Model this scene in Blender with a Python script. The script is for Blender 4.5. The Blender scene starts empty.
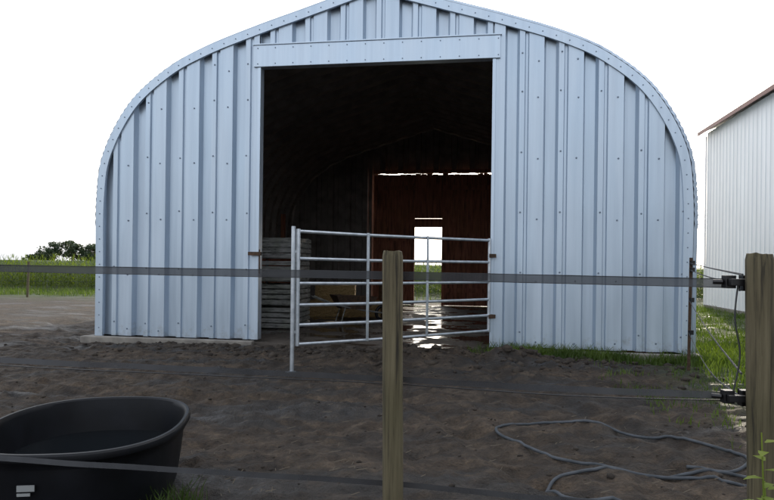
import bpy, math, random
import numpy as np
from mathutils import Vector, Quaternion, Euler, Matrix, noise
random.seed(7); rng=np.random.default_rng(7)
sc=bpy.context.scene
sc.view_settings.view_transform='Standard'; sc.view_settings.look='None'; sc.view_settings.exposure=0
C=bpy.context.collection

# ---------------------------------------------------------------- materials
def mat(name, col=(.5,.5,.5), rough=.6, metal=0, spec=.5):
    m=bpy.data.materials.new(name); m.use_nodes=True
    b=m.node_tree.nodes['Principled BSDF']
    b.inputs['Base Color'].default_value=(*col,1); b.inputs['Roughness'].default_value=rough
    b.inputs['Metallic'].default_value=metal; b.inputs['Specular IOR Level'].default_value=spec
    return m,m.node_tree,b
def coords(nt,kind='Object',scale=(1,1,1)):
    tc=nt.nodes.new('ShaderNodeTexCoord'); mp=nt.nodes.new('ShaderNodeMapping')
    mp.inputs['Scale'].default_value=scale
    nt.links.new(tc.outputs[kind],mp.inputs[0]); return mp.outputs[0]
def noise_n(nt,vec,scale,detail=4,rough=.6):
    n=nt.nodes.new('ShaderNodeTexNoise'); n.inputs['Scale'].default_value=scale
    n.inputs['Detail'].default_value=detail; n.inputs['Roughness'].default_value=rough
    nt.links.new(vec,n.inputs['Vector']); return n.outputs['Fac']
def ramp(nt,fac,stops):
    r=nt.nodes.new('ShaderNodeValToRGB'); e=r.color_ramp.elements
    while len(e)<len(stops): e.new(.5)
    for i,(p,c) in enumerate(stops):
        e[i].position=p; e[i].color=(*c,1) if len(c)==3 else c
    nt.links.new(fac,r.inputs[0]); return r.outputs[0]
def mix(nt,fac,a,b,mode='MIX'):
    m=nt.nodes.new('ShaderNodeMix'); m.data_type='RGBA'; m.blend_type=mode
    for sock,v in ((m.inputs[0],fac),(m.inputs[6],a),(m.inputs[7],b)):
        if isinstance(v,(int,float)): sock.default_value=v
        elif isinstance(v,tuple): sock.default_value=(*v,1)
        else: nt.links.new(v,sock)
    return m.outputs[2]
def bump(nt,b,h,strength=.4,dist=.02):
    n=nt.nodes.new('ShaderNodeBump'); n.inputs['Strength'].default_value=strength; n.inputs['Distance'].default_value=dist
    nt.links.new(h,n.inputs['Height']); nt.links.new(n.outputs[0],b.inputs['Normal'])
def simple(name,c1,c2,scale=6,rough=.7,metal=0,stretch=(1,1,1),bs=.3,bd=.01,p=(.35,.65)):
    m,nt,b=mat(name,c1,rough,metal); v=coords(nt,'Object',stretch)
    f=noise_n(nt,v,scale,3); nt.links.new(ramp(nt,f,[(p[0],c1),(p[1],c2)]),b.inputs['Base Color'])
    if bs: bump(nt,b,f,bs,bd)
    return m

def steel(name,tint=1.0):
    m,nt,b=mat(name,(.5,.58,.66),.38,.6)
    v=coords(nt,'Object',(1,1,.12)); f=noise_n(nt,v,3,4,.6)
    v2=coords(nt,'Object',(5,1,.2)); f2=noise_n(nt,v2,2.0,3,.6)
    c=ramp(nt,f,[(.3,(.43*tint,.515*tint,.61*tint)),(.7,(.54*tint,.62*tint,.71*tint))])
    d=ramp(nt,f2,[(.36,(.76,.78,.81)),(.60,(1,1,1))])
    c=mix(nt,.35,c,d,'MULTIPLY')
    tc=nt.nodes.new('ShaderNodeTexCoord'); sx=nt.nodes.new('ShaderNodeSeparateXYZ'); nt.links.new(tc.outputs['Object'],sx.inputs[0])
    f3=noise_n(nt,coords(nt,'Object',(1,1,1)),7,4,.7)
    ma=nt.nodes.new('ShaderNodeMath'); ma.operation='MULTIPLY_ADD'; ma.inputs[1].default_value=-.6; ma.inputs[2].default_value=.0
    nt.links.new(sx.outputs[2],ma.inputs[0])
    ad=nt.nodes.new('ShaderNodeMath'); ad.operation='ADD'; nt.links.new(ma.outputs[0],ad.inputs[0]); nt.links.new(f3,ad.inputs[1])
    msk=ramp(nt,ad.outputs[0],[(.38,(0,0,0)),(.66,(.5,.5,.5))])
    c=mix(nt,msk,c,(.22,.20,.17)); nt.links.new(c,b.inputs['Base Color'])
    nt.links.new(ramp(nt,f,[(.3,(.30,)*3),(.7,(.46,)*3)]),b.inputs['Roughness'])
    return m
M_steel=steel('galvanised_steel'); M_trim=steel('galvanised_trim',1.06)
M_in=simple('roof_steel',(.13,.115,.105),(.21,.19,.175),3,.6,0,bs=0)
M_conc=simple('concrete',(.16,.145,.13),(.26,.24,.21),4,.85,bs=.4)
M_bolt,_,_=mat('bolt',(.17,.21,.27),.45,.6)
M_gate=simple('gate_steel',(.42,.46,.50),(.60,.64,.68),9,.35,.75,bs=.05)
M_rust=simple('rusty_steel',(.04,.028,.02),(.10,.055,.032),20,.8,.2)
M_rubber=simple('black_plastic',(.002,.0025,.004),(.005,.006,.009),5,.5,0,bs=.1)
M_rubber.node_tree.nodes['Principled BSDF'].inputs['Specular IOR Level'].default_value=.25
M_ins,_,_=mat('insulator_plastic',(.006,.006,.007),.35)
M_hose=simple('hose_rubber',(.035,.042,.05),(.075,.083,.095),8,.75,0)
M_tape=bpy.data.materials.new('fence_tape_weave'); M_tape.use_nodes=True; nt=M_tape.node_tree; b=nt.nodes['Principled BSDF']
f=noise_n(nt,coords(nt,'Object',(1,1,1)),4,3); nt.links.new(ramp(nt,f,[(.35,(.030,.031,.035)),(.65,(.055,.057,.063))]),b.inputs['Base Color']); b.inputs['Roughness'].default_value=.75
t=nt.nodes.new('ShaderNodeBsdfTransparent'); mx=nt.nodes.new('ShaderNodeMixShader'); mx.inputs[0].default_value=.18
nt.links.new(b.outputs[0],mx.inputs[1]); nt.links.new(t.outputs[0],mx.inputs[2]); nt.links.new(mx.outputs[0],nt.nodes['Material Output'].inputs[0])
def wood(name,c1,c2,c3,st=(14,14,.8)):
    m,nt,b=mat(name,c1,.85); v=coords(nt,'Object',st); f=noise_n(nt,v,2.2,5,.7)
    f2=noise_n(nt,coords(nt,'Object',(1,1,.6)),3,2)
    c=ramp(nt,f,[(.36,c3),(.47,c1),(.66,c2)])
    c=mix(nt,.6,c,ramp(nt,f2,[(.35,(.55,.6,.45)),(.65,(1,1,1))]),'MULTIPLY')
    nt.links.new(c,b.inputs['Base Color']); bump(nt,b,f,.8,.008); return m
M_post=wood('weathered_post_wood',(.105,.085,.048),(.17,.14,.085),(.025,.02,.013),(20,20,.7))
M_plank=wood('barn_plank',(.30,.11,.07),(.44,.18,.11),(.12,.05,.032),(8,8,.6))
M_crate=wood('crate_wood',(.20,.20,.20),(.32,.32,.31),(.07,.07,.065),(2,2,9))
M_hay=simple('hay',(.20,.13,.05),(.38,.26,.12),30,.9,0,(1,1,3),bs=.9,bd=.03)

def leafmat(name,c1,c2,tr=.45):
    m=bpy.data.materials.new(name); m.use_nodes=True; nt=m.node_tree; b=nt.nodes['Principled BSDF']
    f=noise_n(nt,coords(nt,'Object'),1.3,2); col=ramp(nt,f,[(.35,c1),(.65,c2)])
    nt.links.new(col,b.inputs['Base Color']); b.inputs['Roughness'].default_value=.6
    t=nt.nodes.new('ShaderNodeBsdfTranslucent'); tc=mix(nt,1.0,col,(1.6,1.6,.6),'MULTIPLY'); nt.links.new(tc,t.inputs[0])
    mx=nt.nodes.new('ShaderNodeMixShader'); mx.inputs[0].default_value=tr
    nt.links.new(b.outputs[0],mx.inputs[1]); nt.links.new(t.outputs[0],mx.inputs[2])
    nt.links.new(mx.outputs[0],nt.nodes['Material Output'].inputs[0]); return m
M_corn=leafmat('corn_leaf',(.045,.075,.014),(.11,.15,.028),.55)
M_grass=leafmat('grass_blade',(.04,.075,.012),(.10,.15,.025),.4)
M_weed=leafmat('weed_leaf',(.16,.22,.03),(.30,.34,.05),.4)
M_tree=leafmat('tree_leaf',(.02,.04,.02),(.045,.07,.03),.2)

# ---------------------------------------------------------------- helpers
def obj(name,verts,faces,m,parent=None,smooth=False):
    me=bpy.data.meshes.new(name); me.from_pydata([tuple(v) for v in verts],[],[tuple(f) for f in faces]); me.update()
    o=bpy.data.objects.new(name,me); C.objects.link(o)
    if m: me.materials.append(m)
    if parent: o.parent=parent
    if smooth: me.polygons.foreach_set('use_smooth',[True]*len(me.polygons))
    return o
def fastobj(name,V,F,m,parent=None,smooth=False):
    V=np.asarray(V,dtype=np.float32); F=np.asarray(F,dtype=np.int32); k=F.shape[1]
    me=bpy.data.meshes.new(name); me.vertices.add(len(V)); me.vertices.foreach_set('co',V.ravel())
    me.loops.add(F.size); me.loops.foreach_set('vertex_index',F.ravel()); me.polygons.add(len(F))
    me.polygons.foreach_set('loop_start',np.arange(len(F),dtype=np.int32)*k)
    me.polygons.foreach_set('loop_total',np.full(len(F),k,dtype=np.int32)); me.update(calc_edges=True); me.validate()
    me.materials.append(m); o=bpy.data.objects.new(name,me); C.objects.link(o)
    if smooth: me.polygons.foreach_set('use_smooth',[True]*len(me.polygons))
    if parent: o.parent=parent
    return o
def empty(name,loc=(0,0,0),rz=0):
    e=bpy.data.objects.new(name,None); C.objects.link(e); e.location=loc; e.rotation_euler=(0,0,rz); e.empty_display_size=.2; return e
class MB:
    def __init__(s): s.v=[];s.f=[]
    def box(s,a,b):
        n=len(s.v); x0,y0,z0=a;x1,y1,z1=b
        s.v+=[(x0,y0,z0),(x1,y0,z0),(x1,y1,z0),(x0,y1,z0),(x0,y0,z1),(x1,y0,z1),(x1,y1,z1),(x0,y1,z1)]
        s.f+=[[n+i for i in q] for q in((0,3,2,1),(4,5,6,7),(0,1,5,4),(1,2,6,5),(2,3,7,6),(3,0,4,7))]
    def tube(s,pts,r,seg=10,caps=True):
        pts=[Vector(p) for p in pts]; n0=len(s.v); up=Vector((0,0,1)); prev=None
        for i,p in enumerate(pts):
            d=(pts[min(i+1,len(pts)-1)]-pts[max(i-1,0)]).normalized()
            if prev is None:
                a=d.cross(up) if abs(d.z)<.95 else d.cross(Vector((1,0,0)))
            else: a=prev-d*prev.dot(d)
            a.normalize(); prev=a; b=d.cross(a); rr=r[i] if isinstance(r,(list,tuple)) else r
            for k in range(seg):
                t=2*math.pi*k/seg; s.v.append(tuple(p+a*math.cos(t)*rr+b*math.sin(t)*rr))
        for i in range(len(pts)-1):
            for k in range(seg):
                a0=n0+i*seg+k;a1=n0+i*seg+(k+1)%seg; s.f.append([a0,a1,a1+seg,a0+seg])
        if caps:
            s.f.append([n0+k for k in range(seg)][::-1]); m=n0+(len(pts)-1)*seg; s.f.append([m+k for k in range(seg)])
    def make(s,name,m,parent=None,smooth=False): return obj(name,s.v,s.f,m,parent,smooth)
def bevel(o,w=.01,seg=2):
    md=o.modifiers.new('b','BEVEL'); md.width=w; md.segments=seg; md.limit_method='ANGLE'; return o
def autosmooth(o,ang=40):
    me=o.data; me.polygons.foreach_set('use_smooth',[True]*len(me.polygons))
    try: me.set_sharp_from_angle(angle=math.radians(ang))
    except Exception: pass
def crom(P,n=6):
    P=[np.array(p,float) for p in P]; out=[]
    for i in range(len(P)-1):
        p0=P[max(i-1,0)];p1=P[i];p2=P[i+1];p3=P[min(i+2,len(P)-1)]
        for k in range(n):
            t=k/n; out.append(.5*((2*p1)+(-p0+p2)*t+(2*p0-5*p1+4*p2-p3)*t*t+(-p0+3*p1-3*p2+p3)*t**3))
    out.append(P[-1]); return out

# ---------------------------------------------------------------- barn frame
ANG=math.radians(-9.0); BX,BY=-5.058,11.2; W=9.76; HW=W/2; D=11.2
ux=Vector((math.cos(ANG),math.sin(ANG))); uy=Vector((-math.sin(ANG),math.cos(ANG)))
def tolocal(x,y):
    dx,dy=x-BX,y-BY; return dx*ux.x+dy*ux.y, dx*uy.x+dy*uy.y
def L2W(s,l): return (BX+ux.x*s+uy.x*l, BY+ux.y*s+uy.y*l)
# ---------------------------------------------------------------- ground
def fb(x,y,s,o=4,seed=0): return noise.fractal(Vector((x*s+seed,y*s,seed*1.7)),1.0,2.0,o)
def gh(x,y):
    lx,ly=tolocal(x,y); r=math.hypot(x,y)
    fade=max(0.15,min(1,(32-r)/16)) if r<60 else 0.0
    h=.045*fb(x,y,.45,3)+.040*fb(x,y,1.7,4,5)+.034*fb(x,y,6,4,9)
    # hoof prints: small rounded dimples
    hn=noise.noise(Vector((x*7,y*7,11))); h-=.030*max(0,hn-.22)/.5
    rid=1-abs(noise.noise(Vector((x*2.3,y*3.6,3))))*2
    h+=.022*max(0,rid)**2
    # wheel ruts running from the door to the right foreground
    for c0 in(0.0,1.45):
        q=(x-(.2+c0+.16*(8-y)+.25*math.sin(y*.6)))/.14
        h-=.045*math.exp(-q*q)*(1+.2*math.sin(y*22)); h+=.02*math.exp(-(abs(q)-1.7)**2*2)
    for c0 in(6.5,7.6):
        q=(y-(c0-.10*x+.2*math.sin(x*.5)))/.11
        h-=.032*math.exp(-q*q)*(1+.2*math.sin(x*25)); h+=.014*math.exp(-(abs(q)-1.7)**2*2)
    mnd=math.exp(-((lx-6.1)/1.7)**2-((ly+1.1)/.55)**2)*.20+math.exp(-((lx-3.2)/1.0)**2-((ly+.55)/.35)**2)*.06
    h+=mnd*(1+.9*fb(x,y,3,4,21))
    h*=fade; h-=.015
    if -.12<lx<W+.12 and -.16<ly<D+.15: h=min(h,-.06)
    elif -1.5<lx<W+.5 and -.7<ly<0: h=min(h,.045)
    dx,dy=x+1.72,y-3.73
    if dx*dx/.4+dy*dy/.6<1: h=min(h,-.01)
    return h
def axis(lo,hi,step,far):
    a=list(np.arange(lo,hi,step)); s=step; v=hi
    up=[]; 
    while v<far: up.append(v); s*=1.16; v+=s
    up.append(far); s=step; v=lo; dn=[]
    while v>-far: s*=1.16; v-=s; dn.append(max(v,-far))
    return np.array(dn[::-1]+a+up)
X=axis(-6.5,6.5,.036,2500); Y=axis(2.5,12.0,.038,2500)
V=np.zeros((len(Y),len(X),3)); V[:,:,0]=X[None,:]; V[:,:,1]=Y[:,None]
for j,y in enumerate(Y):
    for i,x in enumerate(X): 
        V[j,i,2]=gh(float(x),float(y)) if abs(x)<90 and abs(y)<90 else -.015
nx=len(X); idx=np.arange(len(X)*len(Y)).reshape(len(Y),nx)
F=np.stack([idx[:-1,:-1],idx[:-1,1:],idx[1:,1:],idx[1:,:-1]],-1).reshape(-1,4)
m,nt,b=mat('ground_dirt',(.06,.045,.03),.9)
v=coords(nt,'Object'); f1=noise_n(nt,v,.55,3,.6); f2=noise_n(nt,v,5,5,.7); f3=noise_n(nt,v,38,3,.7); f4=noise_n(nt,coords(nt,'Object',(.35,1.3,1)),1.1,4,.65)
c=ramp(nt,f2,[(.33,(.014,.0098,.007)),(.5,(.031,.023,.0165)),(.68,(.064,.049,.036))])
c=mix(nt,ramp(nt,f4,[(.42,(0,0,0)),(.58,(1,1,1))]),mix(nt,1.0,c,(.58,.57,.58),'MULTIPLY'),mix(nt,1.0,c,(1.6,1.52,1.42),'MULTIPLY'))
c=mix(nt,.6,c,ramp(nt,f3,[(.35,(.45,.45,.45)),(.62,(1.25,1.2,1.1))]),'MULTIPLY')
geo=nt.nodes.new('ShaderNodeNewGeometry'); sx=nt.nodes.new('ShaderNodeSeparateXYZ'); nt.links.new(geo.outputs['Position'],sx.inputs[0])
def lin(sock,a,bb,noisew=1.6):
    mr=nt.nodes.new('ShaderNodeMapRange'); mr.inputs[1].default_value=a; mr.inputs[2].default_value=bb
    ad=nt.nodes.new('ShaderNodeMath'); ad.operation='MULTIPLY_ADD'; ad.inputs[1].default_value=noisew
    nt.links.new(f1,ad.inputs[0]); nt.links.new(sock,ad.inputs[2]); nt.links.new(ad.outputs[0],mr.inputs[0]); return mr.outputs[0]
gy=lin(sx.outputs[1],24.5,27.5,4)
mm=nt.nodes.new('ShaderNodeMath'); mm.operation='MULTIPLY_ADD'; mm.inputs[1].default_value=-.16; nt.links.new(sx.outputs[1],mm.inputs[0]); nt.links.new(sx.outputs[0],mm.inputs[2])
gx=lin(mm.outputs[0],2.9,3.9,1.6)
gx2=nt.nodes.new('ShaderNodeMath'); gx2.operation='MULTIPLY'; nt.links.new(gx,gx2.inputs[0]); nt.links.new(lin(sx.outputs[1],5.2,7.4,1.5),gx2.inputs[1])
mxn=nt.nodes.new('ShaderNodeMath'); mxn.operation='MAXIMUM'; nt.links.new(gy,mxn.inputs[0]); nt.links.new(gx2.outputs[0],mxn.inputs[1])
gc=ramp(nt,f2,[(.35,(.018,.03,.009)),(.6,(.045,.068,.018)),(.75,(.08,.085,.032))])
c=mix(nt,mxn.outputs[0],c,gc); nt.links.new(c,b.inputs['Base Color'])
nt.links.new(ramp(nt,f4,[(.36,(.5,)*3),(.5,(.92,)*3)]),b.inputs['Roughness'])
ad=nt.nodes.new('ShaderNodeMath'); ad.operation='MULTIPLY_ADD'; ad.inputs[1].default_value=.35; nt.links.new(f3,ad.inputs[0]); nt.links.new(f2,ad.inputs[2])
bump(nt,b,ad.outputs[0],1.0,.07)
ground=fastobj('ground',V.reshape(-1,3),F,m,smooth=True)

import bmesh
bm=bmesh.new(); bmesh.ops.create_icosphere(bm,subdivisions=1,radius=1); bm.verts.ensure_lookup_table()
tv=np.array([v.co[:] for v in bm.verts]); tf=np.array([[v.index for v in f.verts] for f in bm.faces]); bm.free()
VV=[];FF=[];n=0
for k in range(3000):
    if k<1900:
        s=rng.uniform(.2,9.6) if k<900 else rng.normal(6.1,1.4); l=-abs(rng.normal(.1,.75))-.1
        x=BX+ux.x*s+uy.x*l; y=BY+ux.y*s+uy.y*l; r=abs(rng.normal(0,.026))+.008
    else:
        y=rng.uniform(3.2,12); x=rng.uniform(-.68,.62)*y; r=abs(rng.normal(0,.008))+.004
    if (x+1.72)**2/.42+(y-3.73)**2/.62<1: continue
    r=min(r,.08); p=tv*(1+rng.uniform(-.3,.3,(len(tv),1)))*np.array([r*rng.uniform(.8,1.6),r*rng.uniform(.8,1.4),r*.7])
    VV.append(p+np.array([x,y,gh(x,y)-r*.05])); FF.append(tf+n); n+=len(tv)
M_clod=simple('dirt_clod',(.018,.013,.010),(.05,.039,.029),9,.95,0,bs=.6,bd=.01)
fastobj('dirt_clods',np.concatenate(VV),np.concatenate(FF),M_clod,smooth=True)
VV=[];FF=[];n=0
for k in range(900):
    y=rng.uniform(3.2,12.5); x=rng.uniform(-.66,.6)*y
    if (x+1.72)**2/.42+(y-3.73)**2/.62<1: continue
    a=rng.uniform(0,math.pi); L=rng.uniform(.01,.05); w=.002
    lx,ly=tolocal(x,y)
    if ly>-.2 and lx>-.2 and lx<W+.2: continue
    z=gh(x,y)+.01; dx,dy=math.cos(a)*L,math.sin(a)*L; px,py=-math.sin(a)*w,math.cos(a)*w
    VV.append([(x-dx-px,y-dy-py,z),(x+dx-px,y+dy-py,z+.006),(x+dx+px,y+dy+py,z+.008),(x-dx+px,y-dy+py,z+.003)]); FF.append([[n,n+1,n+2,n+3]]); n+=4
M_straw,_,_=mat('straw',(.10,.08,.055),.8); fastobj('straw_litter',np.concatenate(VV),np.concatenate(FF),M_straw)

# ---------------------------------------------------------------- barn
barn=empty('quonset_barn',(BX,BY,0),ANG)
half=[(4.88,0),(4.88,1.3),(4.88,2.45),(4.76,3.25),(4.30,4.08),(3.65,4.64),(2.98,4.98),(2.09,5.29),(1.2,5.56),(0,5.93)]
hp=crom(half,8); arch=[(HW-p[0],p[1]) for p in hp]+[(HW+p[0],p[1]) for p in hp[::-1][1:]]
cu=sorted([(p[0],p[1]) for p in hp if p[1]>=2.44])
ct=[c[0] for c in cu]; cz=[c[1] for c in cu]
def ztop(s,off=0):
    t=abs(s-HW); return float(np.interp(t,ct,cz))-off
PR=[(0,0),(.17,0),(.205,.105),(.36,.105),(.395,0),(.475,0),(.49,.035),(.525,.035),(.54,0),(.60,0)]
def prof(s,per=.60):
    u=(s%per)/per*.6; return float(np.interp(u,[p[0] for p in PR],[p[1] for p in PR]))
def ribbed(name,s0,s1,zb,zt,y,m,phase=0,sgn=1):
    S=set([round(s0,4),round(s1,4)])
    k=math.floor((s0+phase)/.6)
    while k*.6-phase<s1:
        for p in PR:
            v_=k*.6+p[0]-phase
            if s0<v_<s1: S.add(round(v_,4))
        k+=1
    g=s0
    while g<s1:
        S.add(round(g,4)); g+=.06 if (g<1 or g>W-1) else .15
    S=sorted(S); v_=[];f_=[]; NZ=14
    for s in S:
        t=zt(s)
        for j in range(NZ+1):
            z=zb+(t-zb)*j/NZ
            w=.006*noise.noise(Vector((s*1.5,z*1.2,y)))+.003*noise.noise(Vector((s*5,z*2.5,y)))
            v_.append((s,y+sgn*prof(s+phase)+w,z))
    for i in range(len(S)-1):
        for j in range(NZ):
            a=i*(NZ+1)+j; f_.append((a,a+NZ+1,a+NZ+2,a+1))
    o=obj(name,v_,f_,m,barn); autosmooth(o,15); return o
DL,DR,DH=2.946,6.774,4.65
ribbed('front_wall_left',.0,DL-.03,.09,lambda s:ztop(s,.03),0,M_steel,.12)
ribbed('front_wall_right',DR+.03,W,.09,lambda s:ztop(s,.03),0,M_steel,.40)
ribbed('front_wall_gable',DL-.05,DR+.05,DH+.34,lambda s:ztop(s,.03),.014,M_steel,.30)
mb=MB(); mb.box((DL-.12,-.035,DH),(DR+.12,.14,DH+.36)); mb.box((DL-.14,-.05,DH+.36),(DR+.14,.10,DH+.385))
bevel(mb.make('door_header',M_trim,barn),.006)
mb=MB(); mb.box((DL-.055,-.018,.09),(DL,.15,DH-.003)); mb.box((DR,-.018,.09),(DR+.055,.15,DH-.003)); bevel(mb.make('door_jambs',M_trim,barn),.006)
def offs(pts,d):
    out=[]
    for i,p in enumerate(pts):
        a=np.array(pts[max(i-1,0)]);b_=np.array(pts[min(i+1,len(pts)-1)]); t=b_-a; t=t/np.linalg.norm(t); nrm=np.array([-t[1],t[0]])
        out.append((p[0]+nrm[0]*d,p[1]+nrm[1]*d))
    return out
ain=offs(arch,-.12); aout=offs(arch,.02)
v_=[];f_=[]
for p,q in zip(aout,ain):
    v_+=[(p[0],-.03,p[1]),(q[0],-.03,q[1]),(q[0],.02,q[1]),(p[0],.05,p[1])]
for i in range(len(arch)-1):
    a=i*4
    f_+=[(a,a+4,a+5,a+1),(a+1,a+5,a+6,a+2),(a+3,a+7,a+4,a)]
obj('arch_flange',v_,f_,M_trim,barn)
ain=offs(arch,-.16); aout=offs(arch,.17); v_=[];f_=[]
for p,q in zip(aout,ain): v_+=[(p[0],D+.024,p[1]),(q[0],D+.024,q[1])]
for i in range(len(arch)-1): f_.append((2*i,2*i+1,2*i+3,2*i+2))
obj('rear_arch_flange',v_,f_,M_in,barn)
NY=[];y=-.015
while y<D+.02:
    for dy,o in((0,0),(.14,0),(.22,.12),(.44,.12),(.52,0)):
        if y+dy<D+.02: NY.append((y+dy,o))
    y+=.60
NY.append((D+.02,0))
dense=[]
for i in range(len(arch)-1):
    a=np.array(arch[i]);b_=np.array(arch[i+1]); k=max(1,int(np.linalg.norm(b_-a)/.05))
    for j in range(k): dense.append(tuple(a+(b_-a)*j/k))
dense.append(arch[-1])
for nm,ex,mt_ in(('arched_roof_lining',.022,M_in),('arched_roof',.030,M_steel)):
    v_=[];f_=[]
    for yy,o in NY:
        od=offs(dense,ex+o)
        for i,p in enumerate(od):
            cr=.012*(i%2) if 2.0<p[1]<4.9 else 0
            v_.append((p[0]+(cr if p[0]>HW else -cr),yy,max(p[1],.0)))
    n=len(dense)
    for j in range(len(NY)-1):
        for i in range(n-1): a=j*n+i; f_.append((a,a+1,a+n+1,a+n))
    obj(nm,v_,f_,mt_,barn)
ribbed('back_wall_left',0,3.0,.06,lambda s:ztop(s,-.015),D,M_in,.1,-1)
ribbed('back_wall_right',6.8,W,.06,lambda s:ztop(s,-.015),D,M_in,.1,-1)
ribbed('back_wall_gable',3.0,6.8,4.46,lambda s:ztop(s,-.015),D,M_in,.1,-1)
mb=MB(); s=3.02
while s<6.78:
    e=min(s+.19,6.79); 
    if e>4.30 and s<4.30: e=4.298
    if s<5.21 and e>5.21: e=5.208
    top=4.425+rng.uniform(-.02,.03); dy=rng.uniform(0,.006)
    if s>=4.295 and e<=5.212:
        mb.box((s,D-.16-dy,2.66),(e-.004,D-.13,2.945)); mb.box((s,D-.16-dy,2.955),(e-.004,D-.13,top))
    else: mb.box((s,D-.16-dy,.07),(e-.004 ,D-.13,top))
    s=e+.002
mb.make('sliding_door_planks',M_plank,barn)
mb=MB(); mb.box((2.9,D-.128,.07),(4.296,D-.12,4.40)); mb.box((5.212,D-.128,.07),(6.88,D-.12,4.40)); mb.box((4.296,D-.128,2.66),(5.212,D-.12,2.945)); mb.box((4.296,D-.128,2.955),(5.212,D-.12,4.40)); mb.make('door_backing',M_plank,barn)
mb=MB()
for z in(.5,2.2,3.9):
    mb.box((3.02,D-.20,z),(4.29,D-.168,z+.14)); mb.box((5.22,D-.20,z),(6.78,D-.168,z+.14))
mb.box((4.2,D-.21,.06),(4.298,D-.17,2.7)); mb.box((5.21,D-.21,.06),(5.30,D-.17,2.7)); mb.box((2.9,D-.25,4.46),(6.9,D-.17,4.56))
mb.make('sliding_door_rails',M_plank,barn)
mb=MB()
for k in range(5):
    mb.box((9.60,1+k*2.2,.06),(9.72,1.12+k*2.2,3)); mb.box((.05,1+k*2.2,.06),(.17,1.12+k*2.2,3))
for k in range(6):
    mb.box((9.54,.6,.15+k*.26),(9.58,10.6,.38+k*.26)); mb.box((.19,.6,.15+k*.26),(.23,10.6,.38+k*.26))
mb.make('interior_boards',M_plank,barn)
m,nt,b=mat('barn_floor_concrete',(.1,.09,.08),.6)
v=coords(nt,'Object'); f=noise_n(nt,v,1.1,4,.6); f2=noise_n(nt,v,9,3,.7)
nt.links.new(mix(nt,.5,ramp(nt,f,[(.4,(.045,.036,.028)),(.65,(.12,.10,.085))]),ramp(nt,f2,[(.3,(.3,.3,.3)),(.7,(1,1,1))]),'MULTIPLY'),b.inputs['Base Color'])
nt.links.new(ramp(nt,f,[(.44,(.08,)*3),(.52,(.8,)*3)]),b.inputs['Roughness']); bump(nt,b,f2,.15,.01)
mb=MB(); mb.box((.0,-.1,-.1),(W,D+.1,.055)); mb.make('concrete_floor',m,barn)
mb=MB(); mb.box((-.16,-.24,-.1),(DL-.02,-.101,.088)); mb.box((DR+.1,-.24,-.1),(W+.14,-.101,.085)); mb.box((-.14,-.1,-.1),(-.002,D,.085)); mb.box((W+.002,-.1,-.1),(W+.14,D,.085))
bevel(mb.make('concrete_foundation',M_conc,barn),.015)
bv=[];bf=[]
def bolt(x,y,z,r=.014):
    n=len(bv); 
    for k in range(6): bv.append((x+r*math.cos(k*1.0472),y,z+r*math.sin(k*1.0472)))
    for k in range(6): bv.append((x+.7*r*math.cos(k*1.0472),y-.012,z+.7*r*math.sin(k*1.0472)))
    for k in range(6): bf.append((n+k,n+(k+1)%6,n+6+(k+1)%6,n+6+k))
    bf.append(tuple(n+6+k for k in range(6)))
mid=offs(arch,-.055); acc=0
for i in range(len(mid)-1):
    a=np.array(mid[i]);b_=np.array(mid[i+1]); L=np.linalg.norm(b_-a)
    while acc<L:
        p=a+(b_-a)*acc/L; bolt(p[0],-.03,p[1],.011); acc+=.22
    acc-=L
s=DL-.05
while s<DR+.1: bolt(s,-.035,DH+.05,.011); bolt(s,-.035,DH+.31,.011); s+=.305
for (a0,a1,ph) in((0,DL-.03,.12),(DR+.03,W,.40)):
    k=0
    while k*.6-ph<a1:
        for u in(.085,.435):
            s=k*.6+u-ph
            if a0+.12<s<a1-.1:
                for z in(.2,1.15,2.1,3.05,4.0,4.6):
                    if z<ztop(s)-.2 and rng.random()<.9: bolt(s+rng.normal(0,.006),-.003+rng.uniform(-.001,0),z+(.12 if u>.3 else 0)+rng.normal(0,.01),.015)
        k+=1
obj('bolts',bv,bf,M_bolt,barn)

# ---------------------------------------------------------------- gate (hinged on the right jamb, swung out)
g0=Vector((1.60,10.02,0)); g1=Vector((-1.11,8.0,0)); L=(g0-g1).length; ga=math.atan2(g0.y-g1.y,g0.x-g1.x)
gate=empty('livestock_gate',(g1.x,g1.y,0),ga)
Z=[.36,.60,.85,1.12,1.43,1.77]
mb=MB()
for z in Z: mb.tube([(0,0,z),(L*.33,0,z-.008),(L*.66,0,z-.006),(L,0,z)],.022,10)
for x in(.0,L): mb.tube([(x,0,Z[0]-.02),(x,0,Z[-1]+.03)],.026,10)
for x in(L*.31,L*.62): mb.box((x-.02,-.03,Z[0]-.02),(x+.02,-.023,Z[-1]+.02))
autosmooth(mb.make('rails',M_gate,gate),50)
mb=MB(); mb.tube([(-.07,0,-.02),(-.07,0,1.83)],.026,10); mb.box((-.06,-.01,1.5),(.0,.01,1.53)); mb.box((-.06,-.01,.5),(.0,.01,.53)); mb.box((-.14,-.04,.0),(.0,.04,.03))
autosmooth(mb.make('drop_leg',M_gate,gate),50)
mb=MB(); mb.box((L-.02,-.05,1.5),(L+.10,.03,1.56)); mb.box((L-.02,-.05,.55),(L+.10,.03,.61)); mb.make('hinges',M_rust,gate)
mb=MB(); mb.box((DL-.16,-.09,1.5),(DL+.06,-.03,1.56)); mb.tube([(DL+.03,-.06,1.2),(DL+.03,-.06,1.6)],.012,8); mb.make('gate_latch',M_rust,barn)

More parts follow.
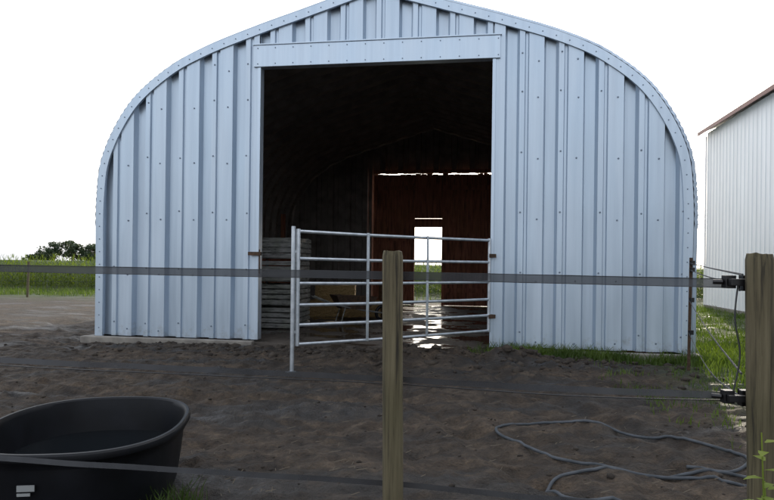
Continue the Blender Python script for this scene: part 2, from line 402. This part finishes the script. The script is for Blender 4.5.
# ---------------------------------------------------------------- interior contents
x,y=L2W(1.95,2.1); cr=empty('crate_stack',(x,y,.058),ANG)
for lv in range(4):
    mb=MB(); z0=lv*.47; jx,jy=rng.uniform(-.03,.03,2)
    for k in range(4): mb.box((jx,jy,z0+.03+k*.105),(1.0+jx,.025+jy,z0+.11+k*.105)); mb.box((jx,.975+jy,z0+.03+k*.105),(1.0+jx,1.0+jy,z0+.11+k*.105)); mb.box((-.022+jx,.03+jy,z0+.03+k*.105),(jx,.97+jy,z0+.11+k*.105)); mb.box((1.0+jx,.03+jy,z0+.03+k*.105),(1.022+jx,.97+jy,z0+.11+k*.105))
    for (a,c_) in((.03,.03),(.93,.03),(.03,.93),(.93,.93)): mb.box((a,c_,z0),(a+.05,c_+.04,z0+.45))
    mb.box((.03,.03,z0+.01),(.97,.97,z0+.03)); mb.make('crate_%d'%(lv+1),M_crate,cr)
def bale(s,l,z,rz=0):
    x,y=L2W(s,l); mb=MB(); mb.box((-.5,-.24,0),(.5,.24,.40)); o=mb.make('hay_bale',M_hay); o.location=(x,y,z); o.rotation_euler=(0,0,rz)
    md=o.modifiers.new('s','SUBSURF'); md.subdivision_type='SIMPLE'; md.levels=4; md.render_levels=4
    tx=bpy.data.textures.new('balen','CLOUDS'); tx.noise_scale=.05; d=o.modifiers.new('d','DISPLACE'); d.texture=tx; d.strength=.05
bale(2.5,5.6,.058,.1); bale(3.5,5.8,.058,.3); bale(2.9,5.7,.45,0); bale(1.4,5.4,.058,0); bale(1.6,5.4,.45,.2)
x,y=L2W(4.15,6.6); mb=MB()
prf=[(0,.27),(.03,.285),(.28,.285),(.29,.295),(.31,.295),(.32,.285),(.58,.285),(.59,.295),(.61,.295),(.62,.285),(.86,.285),(.88,.27)]
mb.tube([(0,0,z) for z,_ in prf],[r for _,r in prf],24); o=mb.make('steel_drum',M_rust); o.location=(x,y,.058); autosmooth(o,40)
x,y=L2W(3.7,4.1); wb=empty('wheelbarrow',(x,y,.058),ANG+.5)
bot=[(-.32,-.22,.32),(.30,-.22,.30),(.30,.22,.30),(-.32,.22,.32)]; top=[(-.48,-.34,.62),(.50,-.30,.58),(.50,.30,.58),(-.48,.34,.62)]
v_=bot+top; f_=[(0,1,2,3),(0,1,5,4),(1,2,6,5),(2,3,7,6),(3,0,4,7)]
o=obj('tray',v_,f_,M_rust,wb); sd=o.modifiers.new('s','SOLIDIFY'); sd.thickness=.01
mb=MB()
for sg in(-1,1): mb.tube([(.72,.05*sg,.2),(.2,.17*sg,.28),(-.5,.26*sg,.42),(-1.0,.30*sg,.62)],.018,8); mb.tube([(-.25,.22*sg,.35),(-.35,.24*sg,0)],.014,8)
mb.make('handles_and_legs',M_crate,wb)
mb=MB(); mb.tube([(.72+.16*math.cos(t),0,.2+.16*math.sin(t)) for t in np.linspace(0,2*math.pi,25)],.04,8); mb.tube([(.72,-.08,.2),(.72,.08,.2)],.015,8); mb.make('wheel',M_rubber,wb)

# ---------------------------------------------------------------- near fence
def fY(x): return 2.5-.22*x
fence=empty('electric_fence')
def post(name,x,y,h,r,lean=(0,0),seed=0):
    mb=MB(); seg=40; rings=60
    for j in range(rings):
        z=-.1+(h+.1)*j/(rings-1)
        for k in range(seg):
            t=2*math.pi*k/seg; rr=r*(1+.05*noise.noise(Vector((math.cos(t)*1.2+seed,math.sin(t)*1.2,z*1.5)))+.04*noise.noise(Vector((math.cos(t)*6+seed,math.sin(t)*6,z*2))))
            for ck in range(3):
                tc_=(seed*1.3+ck*2.1+.3*noise.noise(Vector((z*3,ck,seed))))%(2*math.pi); dd=abs((t-tc_+math.pi)%(2*math.pi)-math.pi)
                if dd<.12: rr*=1-.07*(noise.noise(Vector((ck*5,z*2,seed)))>-.1)
            if j==rings-1: rr*=.90
            mb.v.append((rr*math.cos(t)+lean[0]*(h-z),rr*math.sin(t)+lean[1]*z,z-(.004 if j==rings-1 else 0)+.008*noise.noise(Vector((math.cos(t)*2,math.sin(t)*2,seed)))*(j>=rings-2)))
    for j in range(rings-1):
        for k in range(seg):
            a=j*seg+k;b_=j*seg+(k+1)%seg; mb.f.append((a,b_,b_+seg,a+seg))
    mb.f.append(tuple((rings-1)*seg+k for k in range(seg)))
    o=mb.make(name,M_post); o.location=(x,y,0); autosmooth(o,50); return o
post('wooden_fence_post',.022,2.5,1.412,.040,(.012,0),1)
post('wooden_fence_post',1.29,2.22,1.412,.044,(.02,0),5)
post('wooden_fence_post',-2.7,3.10,1.41,.042,(0,0),9)
def tape(name,P,w=.030,m=M_tape):
    P=crom(P,14); v_=[];f_=[]
    for i,p in enumerate(P):
        a=P[max(i-1,0)];c_=P[min(i+1,len(P)-1)]; d=(c_-a); d/=np.linalg.norm(d); nrm=np.array([-d[1],d[0],0]); tw=.25*math.sin(i*.11)
        upv=np.array([nrm[0]*tw,nrm[1]*tw,1]); z=.0008*math.sin(i*.9)
        for su in(-1,0,1): v_.append(tuple(p+upv*su*w/2+np.array([0,0,z])))
    for i in range(len(P)-1):
        for k in range(2): a=i*3+k; f_.append((a,a+3,a+4,a+1))
    return obj(name,v_,f_,m,fence,True)
for nm,zs in(('top_tape',(1.322,1.318,1.314,1.312,1.308,1.303)),('middle_tape',(.905,.893,.897,.897,.893,.900)),('bottom_tape',(.46,.44,.46,.478,.472,.48))):
    xs=(-2.7,-1.75,-.8,.02,.6,1.24); off=.075
    tape(nm,[(x_,fY(x_)+off,z_) for x_,z_ in zip(xs,zs)],.033 if nm=='top_tape' else .024)
mb=MB()
mb.tube([tuple(p) for p in crom([(x_,fY(x_)+.078,z_) for x_,z_ in zip((-2.7,-1.7,-.8,.02,.7,1.24),(.88,.868,.872,.878,.868,.882))],8)],.0022,6)
for e_ in(.0155,-.0155): mb.tube([(x_,fY(x_)+.0745,z_+e_) for x_,z_ in zip((-2.7,-1.75,-.8,.02,.6,1.24),(1.322,1.318,1.314,1.312,1.308,1.303))],.0013,5)
mb.make('strand_wire',M_ins,fence)
mb=MB()
for (px,py) in((.022,2.5),(1.29,2.22),(-2.7,3.1)):
    for z in(1.305,.897,.475):
        mb.box((px-.03,py+.045,z-.028),(px+.03,py+.066,z+.028)); mb.box((px-.022,py+.066,z+.019),(px+.022,py+.085,z+.027)); mb.box((px-.022,py+.066,z-.027),(px+.022,py+.085,z-.019)); mb.tube([(px-.02,py+.086,z-.03),(px-.02,py+.086,z+.03)],.004,6)
for z in(1.308,.900,.478):
    mb.box((1.200,2.265,z-.022),(1.236,2.300,z+.024)); mb.box((1.205,2.24,z-.012),(1.262,2.262,z+.012)); mb.tube([(1.20,2.285,z),(1.17,2.30,z)],.009,8)
bevel(mb.make('insulators',M_ins,fence),.003)
mb=MB()
for za,zb in((1.335,1.44),(1.30,1.35),(.985,.95),(.90,.52)):
    mb.tube([tuple(p) for p in crom([(1.26,2.27,za),(2.2,4.4,(za+zb)/2-.02),(4.0,8.48,zb)],10)],.004,6)
mb.tube([tuple(p) for p in crom([(1.25,2.28,1.30),(1.235,2.27,1.18),(1.25,2.262,1.05),(1.232,2.27,.92)],8)],.003,6)
mb.make('side_strands',M_tape,fence)
mb=MB(); mb.box((-.022,-.003,-.2),(.022,.003,1.51)); mb.box((-.003,.003,-.2),(.003,.03,1.51))
for z in np.arange(.1,1.5,.06): mb.box((-.012,-.008,z),(.012,-.003,z+.02))
o=mb.make('steel_t_post',M_rust); o.location=(4.02,8.5,0); o.rotation_euler=(.0,.012,.3)
mb=MB()
for z in(1.44,1.35,.95,.52): mb.box((-.03,-.04,z-.03),(.03,-.009,z+.03)); 
q=mb.make('clips',M_ins,o)

# ---------------------------------------------------------------- stock tank
tank=empty('stock_tank',(-1.72,3.735,0),math.radians(8))
def sup(a,b_,t,e=2.5):
    c_,s_=math.cos(t),math.sin(t); return (a*math.copysign(abs(c_)**(2/e),c_), b_*math.copysign(abs(s_)**(2/e),s_))
A,B=.545,.70; seg=96
rings=[(.80,.0),(.84,.015),(.86,.06),(.895,.20),(.915,.30),(.925,.345),(.955,.352),(.965,.375),(.995,.392),(1.0,.408),(.995,.422),(.98,.430),(.955,.430),(.94,.420),(.935,.40),(.915,.33),(.88,.15),(.84,.05),(.5,.045)]
v_=[];f_=[]
for (k_,z) in rings:
    for i in range(seg):
        t=2*math.pi*i/seg; x,y=sup(A,B,t); rb=1
        if .05<z<.31 and k_>.85: rb=1+(.010 if (i%12)<5 else 0)
        v_.append((x*k_*rb,y*k_*rb,z))
for j in range(len(rings)-1):
    for i in range(seg): a=j*seg+i;b_=j*seg+(i+1)%seg; f_.append((a,b_,b_+seg,a+seg))
f_.append(tuple((len(rings)-1)*seg+i for i in range(seg))); f_.append(tuple(range(seg))[::-1])
o=obj('tank_shell',v_,f_,M_rubber,tank); autosmooth(o,35)
m,nt,b=mat('water',(.004,.006,.008),.03); f=noise_n(nt,coords(nt,'Object'),7,3); bump(nt,b,f,.08,.01)
v_=[];
for i in range(seg): x,y=sup(A*.888,B*.888,2*math.pi*i/seg); v_.append((x,y,.215))
obj('water_surface',v_,[tuple(range(seg))],m,tank)
M_lab,_,_=mat('label_print',(.26,.27,.27),.6)
mb=MB()
mb.box((-.135,-.652,.245),(-.055,-.646,.275)); mb.box((-.135,-.650,.222),(-.075,-.644,.236))
lab=mb.make('label',M_lab,tank)

# ---------------------------------------------------------------- hose
hp_=[(2.42,3.60),(1.75,3.62),(1.24,3.73),(1.03,3.92),(1.05,4.10),(1.2,4.22),(1.56,4.29),(2.01,4.18),(2.35,4.02),(2.50,4.10),(2.36,4.22),(2.0,4.24),(1.70,4.27),(1.34,4.46),(1.02,4.82),(.90,5.16),(1.0,5.42),(1.25,5.54),(1.55,5.50),(1.80,5.42),(2.2,5.14),(2.47,4.76),(2.52,4.44),(2.3,4.30),(2.05,4.35)]
P=crom([(a,b_,0) for a,b_ in hp_],10); pts=[]
for i,p in enumerate(P): pts.append((p[0],p[1],max(gh(p[0],p[1]),gh(p[0]+.02,p[1]))+.008))
z=np.array([p[2] for p in pts]); z=np.maximum(z-.008,np.convolve(np.pad(z,4,'edge'),np.ones(9)/9,'valid')); pts=[(p[0],p[1],zz) for p,zz in zip(pts,z)]
mb=MB(); mb.tube(pts,.0115,10); mb.make('garden_hose',M_hose,smooth=True)

# ---------------------------------------------------------------- white shed on right
m,nt,b=mat('white_painted_steel',(.82,.83,.84),.45); f=noise_n(nt,coords(nt,'Object',(1,1,.2)),2,3)
nt.links.new(ramp(nt,f,[(.3,(.78,.79,.80)),(.7,(.86,.87,.88))]),b.inputs['Base Color']); M_wh=m
M_redt=simple('red_trim_paint',(.12,.035,.028),(.18,.055,.042),4,.5,0)
shed=empty('white_metal_shed',(11.3,22.7,0),ANG)
SL=27; SH=6.2; SWd=13
v_=[];f_=[]; ys=[];yy=-SL
while yy<0:
    for dy,o_ in((0,0),(.20,0),(.215,-.02),(.245,-.02),(.26,0)): 
        if yy+dy<0: ys.append((yy+dy,o_))
    yy+=.30
ys.append((0,0))
for (a,o_) in ys: v_+=[(o_,a,.12),(o_,a,SH)]
for i in range(len(ys)-1): f_.append((2*i,2*i+1,2*i+3,2*i+2))
obj('side_wall',v_,f_,M_wh,shed)
PK=SH+2.4
for nm,yy in(('far_gable',0),('near_gable',-SL)):
    obj(nm,[(.005,yy,.12),(SWd,yy,.12),(SWd,yy,SH),(SWd/2,yy,PK),(.005,yy,SH)],[(0,1,2,3,4)],M_wh,shed)
obj('other_side_wall',[(SWd,-SL,.1),(SWd,0,.1),(SWd,0,SH),(SWd,-SL,SH)],[(0,1,2,3)],M_wh,shed)
o=obj('roof',[(-.25,-SL-.2,SH+.0),(SWd/2,-SL-.2,PK+.09),(SWd+.25,-SL-.2,SH),(-.25,.2,SH),(SWd/2,.2,PK+.09),(SWd+.25,.2,SH)],[(0,1,4,3),(1,2,5,4)],M_wh,shed)
mb=MB(); mb.box((-.28,-SL-.2,SH-.08),(-.245,.2,SH+.05)); mb.make('eave_trim',M_redt,shed)
mb=MB(); mb.box((-.06,-.0,.1),(-.005,.06,SH-.12)); mb.make('corner_trim',M_wh,shed)
mb=MB(); mb.box((-.05,-SL,-.1),(SWd+.05,.05,.119)); mb.make('foundation',M_conc,shed)

# ---------------------------------------------------------------- corn field
def corn_template(seed):
    r=np.random.default_rng(seed); V=[];F=[]
    def strip(P,w,dirn):
        n=len(V)
        for i,p in enumerate(P):
            t=i/(len(P)-1); ww=w*(1-.95*t**2.2)*(.6+.8*min(t*3,1)*.5)
            V.append(np.array(p)-dirn*ww); V.append(np.array(p)+dirn*ww)
        for i in range(len(P)-1): a=n+2*i; F.append([a,a+1,a+3,a+2])
    H=r.uniform(1.35,1.6)
    strip([(0,0,0),(0,0,H*.5),(0,0,H)],.016,np.array([1,0,0]))
    a0=r.uniform(0,6.28)
    for k in range(10):
        z=.15+H*.85*k/10; az=a0+(k%2)*math.pi+r.normal(0,.35); L=r.uniform(.5,.8)*(1-.25*k/10); u=np.array([math.cos(az),math.sin(az),0]); s=np.array([-math.sin(az),math.cos(az),0])
        P=[]; 
        for t in(0,.33,.66,1): P.append(u*L*t*.85+np.array([0,0,z+L*(.95*t-1.25*t*t*r.uniform(.8,1.1))]))
        strip(P,.035,s)
    for k in range(4):
        az=r.uniform(0,6.28); u=np.array([math.cos(az),math.sin(az),0]); strip([(0,0,H-.05),tuple(u*.05+np.array([0,0,H+.1])),tuple(u*.13+np.array([0,0,H+.2]))],.008,np.array([-u[1],u[0],0]))
    return np.array(V),np.array(F)
T=[corn_template(i) for i in range(7)]
VV=[];FF=[];n=0
for row in range(7):
    y0=30+row*.76
    x=-34
    while x<20:
        tv_,tf_=T[rng.integers(7)]; a=rng.uniform(0,6.28); s=rng.uniform(.9,1.05); c_,s_=math.cos(a)*s,math.sin(a)*s
        R=np.array([[c_,-s_,0],[s_,c_,0],[0,0,s]]); yy=y0+rng.normal(0,.05)-.10*x
        VV.append(tv_@R.T+np.array([x,yy,-.02])); FF.append(tf_+n); n+=len(tv_); x+=rng.uniform(.16,.28)*(1 if row<3 else 1.6)
fastobj('corn_field',np.concatenate(VV),np.concatenate(FF),M_corn)
xs=np.linspace(-220,220,300); ys_=np.concatenate([np.linspace(0,60,50),np.linspace(65,500,30)])
V=np.array([[x,35+y-.10*x*(1 if y<100 else 0)+0, (1.38+.16*noise.noise(Vector((x*3.1,y*2.2,0)))+.06*noise.noise(Vector((x*.3,y*.3,4)))) if y>0 else .0] for y in ys_ for x in xs])
idx=np.arange(len(V)).reshape(len(ys_),len(xs)); F=np.stack([idx[:-1,:-1],idx[:-1,1:],idx[1:,1:],idx[1:,:-1]],-1).reshape(-1,4)
M_can=simple('corn_canopy',(.035,.06,.014),(.09,.12,.028),3,.8,0,bs=.8,bd=.2)
fastobj('corn_canopy',V,F,M_can)

# ---------------------------------------------------------------- distant trees
VV=[];FF=[];n=0; trunks=MB()
specs=[(-106,200,6.2),(-103,198,7.8),(-100,203,8.6),(-97.5,199,8.2),(-95,204,7.6),(-92,200,7.2),(-89,202,7.0),(-86,200,7.5),(-110,205,4.5),(-114,207,3.6),(-83,203,8),(-79,200,7)]
for (tx_,ty_,h) in specs:
    trunks.tube([(tx_,ty_,-.2),(tx_+.2,ty_,h*.35),(tx_-.1,ty_,h*.8)],[.28,.2,.05],7)
    cl=[(rng.normal(0,1.3),rng.normal(0,1.1),h*rng.uniform(.3,.88),rng.uniform(.8,1.5)) for _ in range(12)]
    for (ax,ay,az,ar) in cl:
        trunks.tube([(tx_,ty_,h*.35),(tx_+ax,ty_+ay,az)],[.10,.03],5)
        for k in range(80):
            d=rng.normal(0,1,3); d/=np.linalg.norm(d); p=np.array([tx_+ax,ty_+ay,az])+d*ar*rng.uniform(.5,1.05)*np.array([1.15,1.15,.85])
            e1=rng.normal(0,1,3); e1/=np.linalg.norm(e1); e2=np.cross(e1,rng.normal(0,1,3)); e2/=np.linalg.norm(e2); q=rng.uniform(.14,.32)
            VV.append([p-e1*q-e2*q*.6,p+e1*q-e2*q*.6,p+e1*q+e2*q*.6,p-e1*q+e2*q*.6]); FF.append([[n,n+1,n+2,n+3]]); n+=4
dt=empty('distant_trees'); fastobj('foliage',np.concatenate(VV),np.concatenate(FF),M_tree,dt); trunks.make('trunks',M_rust,dt)

# ---------------------------------------------------------------- grass
VV=[];FF=[];n=0
def blades(cx,cy,num,spread,h,w):
    global n
    for _ in range(num):
        x=cx+rng.normal(0,spread); y=cy+rng.normal(0,spread); lx,ly=tolocal(x,y)
        if -.1<lx<W+.1 and -.2<ly<D+.1: continue
        z=gh(x,y)-.01; a=rng.uniform(0,6.28); hh=h*rng.uniform(.5,1.2); le=rng.uniform(.1,.6)*hh; b2=rng.uniform(0,6.28)
        dx,dy=math.cos(a)*w,math.sin(a)*w; ex,ey=math.cos(b2)*le,math.sin(b2)*le
        VV.append([(x-dx,y-dy,z),(x+dx,y+dy,z),(x+dx*.7+ex*.35,y+dy*.7+ey*.35,z+hh*.6),(x-dx*.7+ex*.35,y-dy*.7+ey*.35,z+hh*.6)])
        VV.append([(x-dx*.7+ex*.35,y-dy*.7+ey*.35,z+hh*.6),(x+dx*.7+ex*.35,y+dy*.7+ey*.35,z+hh*.6),(x+ex,y+ey,z+hh*.95),(x+ex*1.02,y+ey,z+hh)])
        FF.append([[n,n+1,n+2,n+3],[n+4,n+5,n+6,n+7]]); n+=8
for _ in range(1500):
    y=rng.uniform(5.8,24) if rng.random()<.6 else rng.uniform(5.8,12); x=2.9+.16*y+rng.uniform(0,5.0)
    blades(x,y,18,.16,rng.uniform(.07,.20),.007)
for _ in range(420):
    s=rng.uniform(6.9,10.2) if rng.random()<.7 else rng.normal(7.5,.35); l=-.27-abs(rng.normal(0,.22)); x,y=L2W(s,l); blades(x,y,14,.07,rng.uniform(.08,.20),.007)
for _ in range(450):
    y=rng.uniform(25.5,31.5); x=rng.uniform(-20,-5); blades(x,y,14,.25,rng.uniform(.10,.28),.012)
for _ in range(120):
    y=rng.uniform(24,29); x=rng.uniform(-3,12); blades(x,y,12,.25,rng.uniform(.15,.35),.012)
for _ in range(20): blades(-1.12+rng.normal(0,.05),rng.uniform(3.05,3.6),10,.04,.16,.004)
for _ in range(14): blades(rng.uniform(-1.0,1.2),2.9+rng.normal(0,.2),8,.03,.10,.004)
for _ in range(90): blades(rng.uniform(2.6,4.1),rng.uniform(4.6,8.6),9,.07,.09,.005)
fastobj('grass',np.concatenate(VV),np.concatenate(FF),M_grass)
v_=[];f_=[]; stem=MB()
for (bx,by,hh) in((1.145,1.93,.86),(1.18,1.97,.70),(1.13,2.0,.55),(1.165,1.9,.62)):
    stem.tube([(bx,by,-.02),(bx+.01,by,hh*.5),(bx-.005,by+.01,hh)],[.005,.004,.002],6)
    for k in range(22):
        z=hh*(.3+.7*k/22); az=k*2.4; L_=.085*(1.2-.6*k/22); u=Vector((math.cos(az),math.sin(az),.45)); s_=Vector((-math.sin(az),math.cos(az),0)); n0=len(v_); b0=Vector((bx,by,z))
        for t,w_ in((0,.003),(.35,.015),(.7,.011),(1,.001)):
            p=b0+u*L_*t-Vector((0,0,L_*.5*t*t)); v_+=[tuple(p-s_*w_),tuple(p+s_*w_)]
        for i in range(3): a=n0+2*i; f_.append((a,a+1,a+3,a+2))
wd=empty('weed_plant'); obj('leaves',v_,f_,M_weed,wd); stem.make('stems',M_weed,wd)

ff=empty('field_fence'); mb=MB()
for k in range(9):
    x=-26+k*3.05; mb.tube([(x,24.6,-.1),(x+.03*rng.normal(),24.6,1.35)],.045,8)
mb.make('posts',M_post,ff); mb=MB()
for z in(.6,1.2): mb.tube([(-26,24.55,z),(-1.6,24.55,z)],.006,5)
mb.make('wires',M_ins,ff)

# ---------------------------------------------------------------- light, sky, camera
EL=math.radians(16.5); AZ=math.radians(22)
d=Vector((math.sin(AZ)*math.cos(EL),math.cos(AZ)*math.cos(EL),math.sin(EL)))
sl=bpy.data.lights.new('sun','SUN'); sl.energy=4.2; sl.angle=math.radians(.6); sl.color=(1,.88,.70)
so=bpy.data.objects.new('sun',sl); C.objects.link(so); so.rotation_euler=(-d).to_track_quat('-Z','Y').to_euler(); so.location=(20,50,30)
w=bpy.data.worlds.new('World'); sc.world=w; w.use_nodes=True; nt=w.node_tree
bg=nt.nodes['Background']; sky=nt.nodes.new('ShaderNodeTexSky'); sky.sky_type='NISHITA'; sky.sun_disc=False
sky.sun_elevation=EL; sky.sun_rotation=AZ; sky.air_density=1.0; sky.dust_density=4.0; sky.ozone_density=1.0
# bright summer haze: the clear-sky colour is desaturated and a pale veil is added over the whole dome
hs=nt.nodes.new('ShaderNodeHueSaturation'); hs.inputs['Saturation'].default_value=.5; nt.links.new(sky.outputs[0],hs.inputs['Color'])
hz=mix(nt,1.0,hs.outputs[0],(5.6,5.85,6.3),'ADD')
nt.links.new(hz,bg.inputs[0]); bg.inputs[1].default_value=.15
cam=bpy.data.cameras.new('camera'); co=bpy.data.objects.new('camera',cam); C.objects.link(co); sc.camera=co
cam.sensor_width=36; cam.lens=29.8; cam.clip_start=.05; cam.clip_end=6000; cam.shift_y=.0207
co.location=(0,0,1.35); co.rotation_mode='QUATERNION'
co.rotation_quaternion=Euler((math.radians(90),0,0)).to_quaternion()@Quaternion((0,0,1),math.radians(.7))
